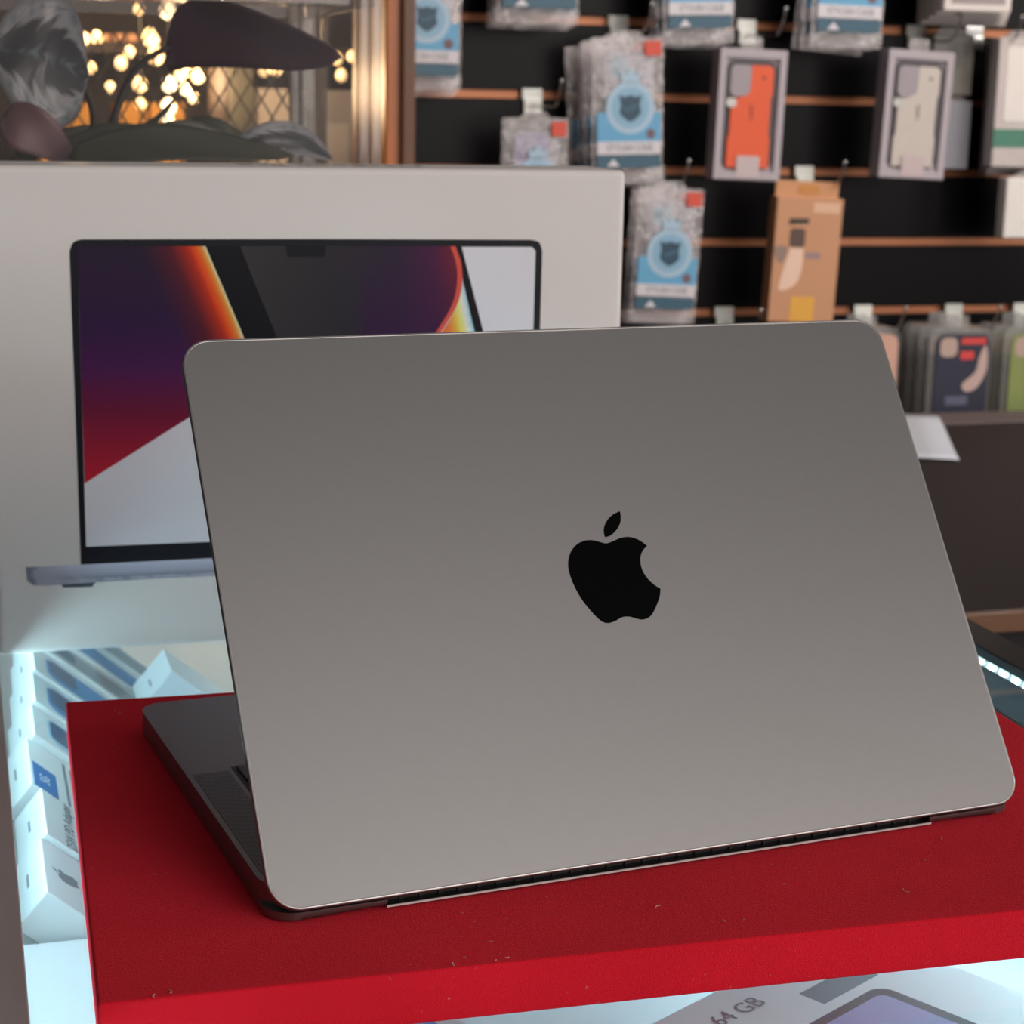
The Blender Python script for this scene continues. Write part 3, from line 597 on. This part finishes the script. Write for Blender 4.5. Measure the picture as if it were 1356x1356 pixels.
    if sticker:
        plate('price_sticker', red_stk, t, [(a*.45, h_-3.2), (a*.9, h_-3.2), (a*.9, h_-1.3), (a*.45, h_-1.3)], -.66, -.60)
    return t
def px_pack(u0, u1, v0, v1, Y): a, b_ = on_y(u0, v1, Y), on_y(u1, v0, Y); return (a.x+b_.x)/2, b_.x-a.x, a.z, b_.z-a.z
def behind(t, n, dx, dy, label, kinds=None, rot=0):
    for k in range(1, n+1):
        c = copy_tree(t); c.location = t.location+Vector((dx*k/100, dy*k/100, -.003*k)); c['label'] = label[k-1]
        c.rotation_euler = Vector(t.rotation_euler)+Vector((0, rot*k*(-1)**k, 0))
YP = 240.5
# D: tall bag in the middle
x, w_, z, h_ = px_pack(783, 884, 42, 242, YP); tD = stylish('bagged_phone_case', 'bagged phone case with blue shield card, above the white carton corner', w_, h_, (x, YP, z), -.03)
behind(tD, 3, -.35, 2.0, ['second bag behind the tall blue shield bag over the carton corner', 'third bag behind the tall blue shield bag over the carton corner', 'rearmost bag behind the tall blue shield bag over the carton corner'], rot=.012)
hook(818, 0, 'hook carrying the tall blue shield bag', mt=clearplate)
# E: lower bag beside the carton
x, w_, z, h_ = px_pack(832, 926, 240, 428, YP); tE = stylish('bagged_phone_case', 'bagged blue shield phone case right beside the white carton edge', w_, h_, (x, YP, z), .045)
behind(tE, 2, .1, 2.2, ['second bag behind the blue shield bag beside the carton edge', 'rearmost bag behind the blue shield bag beside the carton edge'], rot=.015)
hook(866, 2, 'hook carrying the blue shield bag beside the carton edge', mt=clearplate)
# A: bag half hidden by the wooden post
x, w_, z, h_ = px_pack(512, 612, -70, 118, YP); tA = stylish('bagged_phone_case', 'bagged blue shield phone case beside the wooden post', w_, h_, (x, YP, z))
behind(tA, 3, .1, 1.8, ['second bag behind the shield bag beside the wooden post', 'third bag behind the shield bag beside the wooden post', 'rearmost bag behind the shield bag beside the wooden post'], rot=.01)
# C: small bag peeping over the carton
x, w_, z, h_ = px_pack(662, 753, 148, 330, YP); tC = stylish('bagged_phone_case', 'small lilac bagged phone case peeping over the white carton', w_, h_, (x, YP, z))
plate('lilac_case', mauve, tC, rrect(-w_*.32, w_*.2, 3, h_-3, 1), -.34, -.28)
hook(704, 1, 'bright hook plate above the small lilac bag')
# B, F: bags cut by the top of the picture
x, w_, z, h_ = px_pack(657, 771, -170, 30, YP); tB = stylish('bagged_phone_case', 'bagged blue phone case cut by the picture top, left of the tall shield bag', w_, h_, (x, YP, z))
behind(tB, 2, -.1, 1.8, ['second bag of the topmost pack left of the tall shield bag', 'rearmost bag of the topmost pack left of the tall shield bag'])
x, w_, z, h_ = px_pack(878, 980, -140, 56, YP); tF = stylish('bagged_phone_case', 'crinkled bagged case cut by the picture top, above the orange case', w_, h_, (x, YP, z), -.04)
behind(tF, 2, -.3, 1.8, ['second crinkled bag above and left of the orange case', 'rearmost crinkled bag above and left of the orange case'], rot=.02)
x, w_, z, h_ = px_pack(1072, 1178, -140, 62, YP); tG = stylish('bagged_phone_case', 'crinkled bagged case cut by the picture top, between orange and clear cases', w_, h_, (x, YP, z), .01)
behind(tG, 2, -.5, 1.8, ['second crinkled bag between the orange and the clear case', 'rearmost crinkled bag between the orange and the clear case'], rot=.03)
# rigid boxes with rugged cases
def rugged(label, u0, u1, v0, v1, colr, tilt, k, hlabel, hpx):
    x, w_, z, h_ = px_pack(u0, u1, v0, v1, 239); M = Matrix.Rotation(tilt, 4, 'Y')
    t = thing('boxed_phone_case', label, 'phone case', (x, 239, z), mtx=M, group='rugged cases in window boxes'); a = w_/2
    fr = mat('lilac_grey_card', S(170, 160, 166), .5); cm = mat('rugged_case_%d' % colr[2], S(*colr), .55)
    bm = bmesh.new(); box(bm, -a, a, .6, 3.0, 0, h_, .1)
    mk('box_back', bm, fr, t)
    for x0, x1, z0, z1 in ((-a, -a*.8, 0, h_), (a*.8, a, 0, h_), (-a*.8, a*.8, 0, 1.1), (-a*.8, a*.8, h_-1.2, h_)): bx('box_rim', fr, t, x0, x1, 0, .62, z0, z1, .04)
    plate('window_liner', mat('dark_liner', S(70, 66, 72), .5), t, rrect(-a*.76, a*.76, 1.4, h_-1.5, 1.2), .52, .6)
    b_ = a*.64; zt = h_-2.1
    o = [(-b_, 1.6), (b_, 1.6), (b_, 5.6), (b_*.9, 6.1), (b_*.9, 11), (b_, 11.5), (b_, zt-.5), (b_-.5, zt), (-b_*.05, zt), (-b_*.05, zt-3.6), (-b_*.3, zt-4), (-b_*.75, zt-4.1), (-b_, zt-5), (-b_, 11), (-b_*.9, 10.6), (-b_*.9, 6), (-b_, 5.5)]
    plate('rugged_case', cm, t, [(p, q*h_/17.4 if q < 12 else q) for p, q in o], .15, .5, bev=.08)
    plate('camera_plate', mat('grey_camera_plate', S(150, 140, 146), .4), t, rrect(-b_*1.0, b_*.02, zt-4.2, zt, .8), .18, .5, bev=.05)
    plate('lens', mat('painted_highlight', S(186, 186, 182), .2), t, rrect(-b_*1.15, -b_*.7, zt-5.6, zt-4.4, .4), .05, .14)  # pale patch that paints a highlight below the camera plate
    text('case_lettering', 'UAG', .95, mat('case_ink', S(70, 40, 34), .5), t, T((b_*.05, .12, h_*.52)) @ Matrix.Rotation(-math.pi/2, 4, 'Y') @ UP)
    plate('spec_label', mat('pale_label', S(190, 172, 172), .5), t, rrect(-a*.34, a*.36, .3, 3.2, .2), -.06, -.01)
    plate('camera_hole', mat('case_dot', S(60, 30, 24), .5), t, [(b_*.55+.22*math.cos(k*.785), zt-1.6+.22*math.sin(k*.785)) for k in range(8)], .10, .14)
    plate('hang_tab', bagm, t, rrect(-1.5, 1.5, h_-.3, h_+1.6, .5), .9, 1.1)
    for q in (1.5,):
        pass
    hook(hpx, k, hlabel); return t
rugged('orange rugged phone case in a window box', 944, 1040, 66, 238, (222, 88, 46), .025, 0, 'hook carrying the orange phone case box', 988)
rugged('off-white rugged phone case in a window box', 1163, 1260, 68, 236, (192, 182, 174), .035, 0, 'hook carrying the off-white phone case box', 1212)
# grey packets behind the clear case
def packet(label, u0, u1, v0, v1, Y, c, band=None, dep=2.0, milk=False, cat='packet', name='grey_packet'):
    x, w_, z, h_ = px_pack(u0, u1, v0, v1, Y); t = thing(name, label, cat, (x, Y, z)); a = w_/2
    bx('packet_body', mat(name+'_%d_%d' % (c[0], c[2]), S(*c), .3, bump=.6, bscale=40), t, -a, a, 0, dep, 0, h_, .3, 3)
    plate('header', mat('packet_header', S(150, 142, 138), .4), t, [(-a*.8, h_), (a*.8, h_), (a*.5, h_+1), (-a*.5, h_+1)], dep*.4, dep*.6)
    if band:
        plate('colour_band', mat('band_%d' % band[1], S(*band), .4), t, [(-a, h_*.16), (a, h_*.16), (a, h_*.30), (-a, h_*.30)], -.06, .0)
        plate('window', mat('pale_window', S(222, 214, 208), .3), t, rrect(-a*.75, a*.75, h_*.36, h_*.93, .5), -.06, .0)
    return t
packet('grey packet behind the off-white case, upper of two', 1232, 1292, 46, 126, 246, (128, 124, 116))
packet('pale blue-grey packet behind the off-white case, lower of two', 1236, 1288, 134, 224, 246, (150, 150, 158))
packet('whitish bag with a green band at the right picture edge', 1312, 1420, 52, 222, 240, (190, 180, 176), (58, 120, 96), 2.4, name='green_band_bag')
packet('second green-banded bag behind the whitish one at the picture edge', 1306, 1400, 60, 232, 244, (140, 130, 130), (40, 86, 72), 2.4, name='green_band_bag')
packet('bright crumpled bag below the green-banded bag at the picture edge', 1328, 1430, 236, 316, 240, (226, 220, 214), None, 2.4, name='white_bag')
# stack of white packs at the top right
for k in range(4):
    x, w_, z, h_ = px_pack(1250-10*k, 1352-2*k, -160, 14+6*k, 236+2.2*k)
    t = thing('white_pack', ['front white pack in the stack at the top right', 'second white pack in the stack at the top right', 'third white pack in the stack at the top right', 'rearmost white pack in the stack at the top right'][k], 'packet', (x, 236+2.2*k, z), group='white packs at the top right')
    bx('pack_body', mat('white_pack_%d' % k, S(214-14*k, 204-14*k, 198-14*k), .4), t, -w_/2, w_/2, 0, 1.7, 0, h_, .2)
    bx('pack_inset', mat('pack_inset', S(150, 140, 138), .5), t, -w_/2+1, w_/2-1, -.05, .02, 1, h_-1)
hook(1290, 0, 'dark hook under the stack of white packs', mt=chrome)
# kraft box
x, w_, z, h_ = px_pack(1016, 1112, 262, 428, 239)
K = thing('kraft_box', 'tan kraft box with yellow sticker behind the laptop lid', 'box', (x, 239, z), mtx=Matrix.Rotation(.04, 4, 'Y')); a = w_/2
kraft = mat('tan_kraft_card', S(192, 140, 104), .6, var=.08, scale=12)
bx('box_body', kraft, K, -a, a, 0, 2.6, 0, h_, .12)
hp = [(-a*.97, h_), (a*.93, h_), (a*.93, h_+2.2), (-a*.97, h_+2.2)]; plate('header_card', mat('kraft_header', S(196, 142, 100), .6), K, hp, 1.2, 1.35)
plate('hang_slot', mat('amber_slot', S(190, 128, 60), .5), K, rrect(-1.5, 1.7, h_+.5, h_+1.7, .5), 1.1, 1.19)
plate('title_bar', black_pl, K, [(-a*.62, h_-3.7), (a*.0, h_-3.5), (a*.0, h_-2.8), (-a*.58, h_-2.9)], -.04, 0)
plate('printed_camera', mat('brown_square', S(84, 58, 48), .4), K, rrect(-a*.54, -a*.08, h_-6.8, h_-4.2, .5), -.06, 0)
plate('printed_case', mat('pale_peach_ink', S(226, 190, 168), .5), K, [tuple(p) for p in catmull([(-a*.5, h_-6.9), (-a*.1, h_-6.9), (-a*.1, h_-9.5), (-a*.22, h_-11.6), (-a*.5, h_-12.6), (-a*.74, h_-12.8), (-a*.74, h_-11.6)], 4, True, (0, 1, 5))], -.04, 0)
plate('printed_mark', mat('grey_mark', S(140, 116, 106), .5), K, [tuple(p) for p in catmull([(-a*.96, h_-6.8), (-a*.6, h_-6.8), (-a*.62, h_-8.2), (-a*.78, h_-9), (-a*.94, h_-8)], 4)], -.03, 0)
plate('printed_line', mat('grey_violet_line', S(150, 124, 122), .5), K, [(-a*.04, h_-8.3), (a*.42, h_-8.3), (a*.42, h_-7.4), (-a*.04, h_-7.4)], -.03, 0)
plate('pale_label', mat('pale_kraft_label', S(214, 172, 142), .5), K, [(a*.1, h_-2.0), (a*.9, h_-2.0), (a*.9, h_-.6), (a*.1, h_-.6)], -.03, 0)
plate('yellow_sticker', mat('yellow_sticker', S(218, 160, 60), .5), K, rrect(-a*.36, a*.36, .1, 3.6, .2), -.05, 0)
hook(1064, 2, 'hook plate above the tan kraft box')
# clear shell cases along the lower groove
def shell(label, px, colr, dk, behind_n, hl):
    x, w_, z, h_ = px_pack(px-47, px+47, 433, 592, 240); t = thing('shell_phone_case', label, 'phone case', (x, 240, z), group='soft cases in clear shells on the lower groove'); a = w_/2
    plate('clear_shell', shellm, t, rrect(-a, a, 0, h_, 1.5), 0, 2.2, bev=.15)
    plate('hang_tab', shellm, t, rrect(-1.4, 1.6, h_, h_+1.6, .3), .8, .95)
    cm = mat('soft_case_%d_%d' % (colr[0], colr[2]), S(*colr), .6)
    plate('soft_case', cm, t, rrect(-a*.78, a*.92, .5, h_-1, 1.3), -.25, -.03, bev=.08)
    plate('camera_cutout', mat('beige_cutout', S(184, 158, 146), .5), t, rrect(-a*.66, -a*.12, h_-4.2, h_-1.4, .9), -.3, -.26)
    if dk:
        plate('red_sticker', mat('red_sticker', S(214, 66, 62), .5), t, rrect(0, a*.78, h_-2.4, h_-1.5, .1), -.31, -.26); plate('red_sticker', mat('red_sticker', S(0, 0, 0)), t, rrect(-.05, a*.42, h_-4.6, h_-3.4, .1), -.31, -.26)
        plate('pale_swatch', mat('pale_swatch', S(196, 168, 160), .4), t, [tuple(p) for p in catmull([(a*.8, h_-2.6), (a*.86, h_-6), (a*.6, h_-8.6), (a*.25, h_-9.3), (a*.1, h_-8.2), (a*.5, h_-6.4), (a*.62, h_-4)], 4)], -.31, -.26)
        bx('text_block', mat('grey_text_block', S(96, 96, 120), .5), t, -a*.4, a*.3, -.29, -.24, h_-11.2, h_-9.9)
    for k in range(behind_n):
        c = copy_tree(t); c.location = t.location+Vector((-.003*(k+1), .026*(k+1), 0)); c['label'] = ('second' if k == 0 else 'rearmost')+' clear shell case behind the '+hl
    return t
shell('navy soft phone case in a clear shell with red stickers', 1268, (40, 42, 60), True, 2, 'navy one')
shell('green soft phone case in a clear shell at the picture edge', 1366, (134, 146, 84), False, 2, 'green one')
shell('pink soft phone case in a clear shell peeping past the laptop lid', 1146, (206, 160, 142), False, 1, 'pink one')
for px, lb in ((958, 'hook plate left of the kraft box bottom'), (1142, 'hook plate above the pink soft case'), (1262, 'white hook plate above the navy soft case'), (1352, 'white hook plate above the green soft case')):
    hook(px, 4, lb)

# ------------------------------------------------------------------ boxes inside the showcase
SZ = shelf_z-97
pblue = mat('blue_phone_print', S(86, 150, 205), .35, var=.25, scale=14); pblue2 = mat('pale_blue_print', S(170, 205, 228), .35, var=.1, scale=12); cam_ink = mat('slate_camera_print', S(92, 112, 140), .4)
grey_txt = mat('grey_print', S(120, 128, 136), .5)
TILT = math.radians(40)
def leaning(label, u, vn, vf, zr, kind, length=14.5, th=2.1):
    """carton leaning on the left side glass: ridge runs along y"""
    n_, f_ = on_z(u, vn, zr), on_z(u, vf, zr); wd = f_.y-n_.y
    ex, ez = math.cos(TILT), -math.sin(TILT)                      # down the slope, to the right
    M = Matrix(((ex, 0, -ez*1), (0, 1, 0), (ez, 0, ex))).to_4x4()  # local x = down slope, z = outward normal
    length = (zr-(SZ+.02)-th*ex)/math.sin(TILT)
    t = thing('phone_carton', label, 'carton', (n_.x, n_.y, zr), mtx=M, group='white cartons leaning inside the showcase')
    bx('carton_body', white_inner, t, 0, length, .04, wd-.04, -th, 0, .07, 2)
    up = lambda x, y: (x, y, .012)
    R90 = Matrix.Rotation(math.pi/2, 4, 'Z')
    if kind == 'phone':
        plate('printed_phone', pblue, t, rrect(1.0, length-.8, .7, wd-.7, 1.0), .008, 0, XY); plate('printed_camera', cam_ink, t, rrect(1.2, 3.3, wd*.30, wd-1.0, .5), .014, 0, XY)
    if kind == 'grey_phone':
        plate('printed_phone', mat('silver_phone_print', S(150, 164, 176), .35, var=.2, scale=15), t, rrect(1.0, length-.8, .7, wd-.7, 1.0), .008, 0, XY); plate('printed_camera', cam_ink, t, rrect(1.2, 3.3, wd*.30, wd-1.0, .5), .014, 0, XY)
    if kind == 'pale_phone':
        plate('printed_phone', pblue2, t, rrect(1.0, length-.8, .7, wd-.7, 1.0), .008, 0, XY); plate('printed_camera', cam_ink, t, rrect(1.2, 3.0, wd*.25, wd-1.0, .5), .014, 0, XY)
    if kind == 'sticker':
        plate('blue_sticker', mat('blue_sticker', S(58, 120, 186), .4), t, [(.2, .3), (1.7, .3), (1.7, wd*.52), (.2, wd*.52)], .01, 0, XY)
        text('sticker_text', '5G', .9, white_inner, t, T((.95, wd*.28, .012)) @ R90, .002)
        for k in range(4): bx('text_line', grey_txt, t, 2.3+k*.45, 2.48+k*.45, .5, wd-.6-.3*k, 0, .008)
    if kind == 'adapter': text('lettering', '25W PD Adapter', .82, mat('dark_print', S(70, 76, 84), .5), t, T((1.5, wd*.5, .012)) @ R90, .002)
    if kind == 'emblem': emblem(t, grey_txt, lambda a, b: (1.35-b, wd*.5+a, .012), .95)
    bx('end_mark', grey_txt, t, -.006, 0, wd*.40, wd*.62, -th*.55, -th*.48)
    bx('lid_seam', mat('pale_seam', S(190, 200, 206), .6), t, length*.30, length*.305, .06, wd-.06, -th*.98, .006)
    return t
leaning('white carton with small grey fruit emblem, nearest in the left showcase row', 62, 1181, 1106, -5.6, 'emblem')
leaning('white carton lettered 25W PD Adapter beside the plinth edge', 62, 1104, 1042, -5.6, 'adapter')
leaning('white carton with blue 5G sticker beside the plinth edge', 42, 1038, 974, -5.6, 'sticker')
leaning('white phone carton with pale phone picture behind the sticker carton', 46, 972, 930, -5.6, 'pale_phone')
leaning('white phone carton with blue phone picture at the plinth corner', 47, 928, 888, -5.6, 'phone')
leaning('white phone carton with large blue phone picture below the laptop carton', 46, 886, 852, -5.6, 'phone')
gB = leaning('white phone carton with silver phone picture reaching out below the laptop carton', 46, 850, 824, -5.6, 'grey_phone')
leaning('white phone carton with blue phone picture, second last in the leaning row', 46, 822, 798, -5.6, 'phone')
leaning('white phone carton with silver phone picture, last in the leaning row', 46, 796, 774, -5.6, 'grey_phone')
_n = Vector((math.sin(TILT), 0, math.cos(TILT))); _e = Vector((math.cos(TILT), 0, -math.sin(TILT)))
_p = Vector(on_z(46, 850, -5.6)) + _e*8.2 + Vector((0, .6, 0)) + _n*3.45
SM = thing('small_carton', 'small white carton lying on the sloping phone cartons near the laptop front', 'carton', _p, mtx=Matrix((( _e.x, 0, _n.x), (0, 1, 0), (_e.z, 0, _n.z))).to_4x4())
bx('carton_body', white_inner, SM, 0, 5.5, 0, 5.2, -3.4, 0, .07); bx('end_mark', grey_txt, SM, -.006, 0, 1.6, 3.0, -2.0, -1.8)
def flat_carton(label, c, yaw, w_, l_, h_, kind, base=SZ+.01, name='phone_carton'):
    t = thing(name, label, 'carton', (c[0], c[1], base), yaw, group='white cartons lying inside the showcase')
    bx('carton_body', white_inner, t, -w_/2, w_/2, -l_/2, l_/2, 0, h_, .08, 2); z = h_
    if kind == 'blue':
        plate('printed_phone', pblue, t, rrect(-w_*.36, w_*.36, -l_*.44, l_*.44, 1), z+.008, z, XY); plate('printed_camera', cam_ink, t, rrect(-w_*.3, w_*.02, l_*.18, l_*.4, .5), z+.014, z, XY)
    if kind == 'grey':
        plate('printed_phone', mat('grey_phone_print', S(150, 160, 168), .35, var=.2, scale=15), t, rrect(-w_*.36, w_*.36, -l_*.44, l_*.44, 1), z+.008, z, XY); plate('printed_camera', cam_ink, t, rrect(-w_*.3, w_*.02, l_*.18, l_*.4, .5), z+.014, z, XY)
    if kind == 'tablet':
        plate('printed_frame', mat('dark_brown_print', S(78, 60, 66), .4), t, rrect(-2.0, w_*.42, -l_*.46, l_*.30, .8), z+.008, z, XY); plate('printed_screen', mat('lilac_print', S(168, 160, 206), .35, var=.15, scale=15), t, rrect(-1.5, w_*.38, -l_*.42, l_*.27, .5), z+.014, z, XY)
        text('lettering', '64 GB', 1.2, grey_txt, t, T((-w_*.36, -l_*.02, z+.012)) @ Matrix.Rotation(math.pi/2, 4, 'Z'), .002)
        bx('grey_bar', grey_txt, t, -w_*.30, -w_*.20, l_*.14, l_*.34, z, z+.008)
    if kind == 'plain': bx('end_mark', grey_txt, t, -w_*.3, -w_*.1, -l_/2-.006, -l_/2, h_*.4, h_*.5)
    return t
flat_carton('phone carton with blue picture lying behind the plinth, beside the leaning row', (27, 128, 0), .45, 8.6, 16.4, 6.0, 'blue')
flat_carton('grey tablet carton lying behind the plinth', (41, 122, 0), .2, 9, 17, 5, 'grey')
flat_carton('large white tablet carton with lilac picture in front of the plinth', (32.5, 62.5, 0), -1.065, 13, 20, 8.0, 'tablet')
flat_carton('phone carton with blue picture in front of the plinth, left of the tablet carton', (14.3, 69, 0), .5, 7.0, 16, 8.0, 'blue')
flat_carton('plain white carton under the glass at the lower left corner', (3.7, 67.0, 0), 0, 5.0, 20, 9.4, 'plain')
flat_carton('grey phone carton under the counter glass beside the right led strip', (49.5, 92, 0), .1, 8.6, 16.4, 6, 'grey')
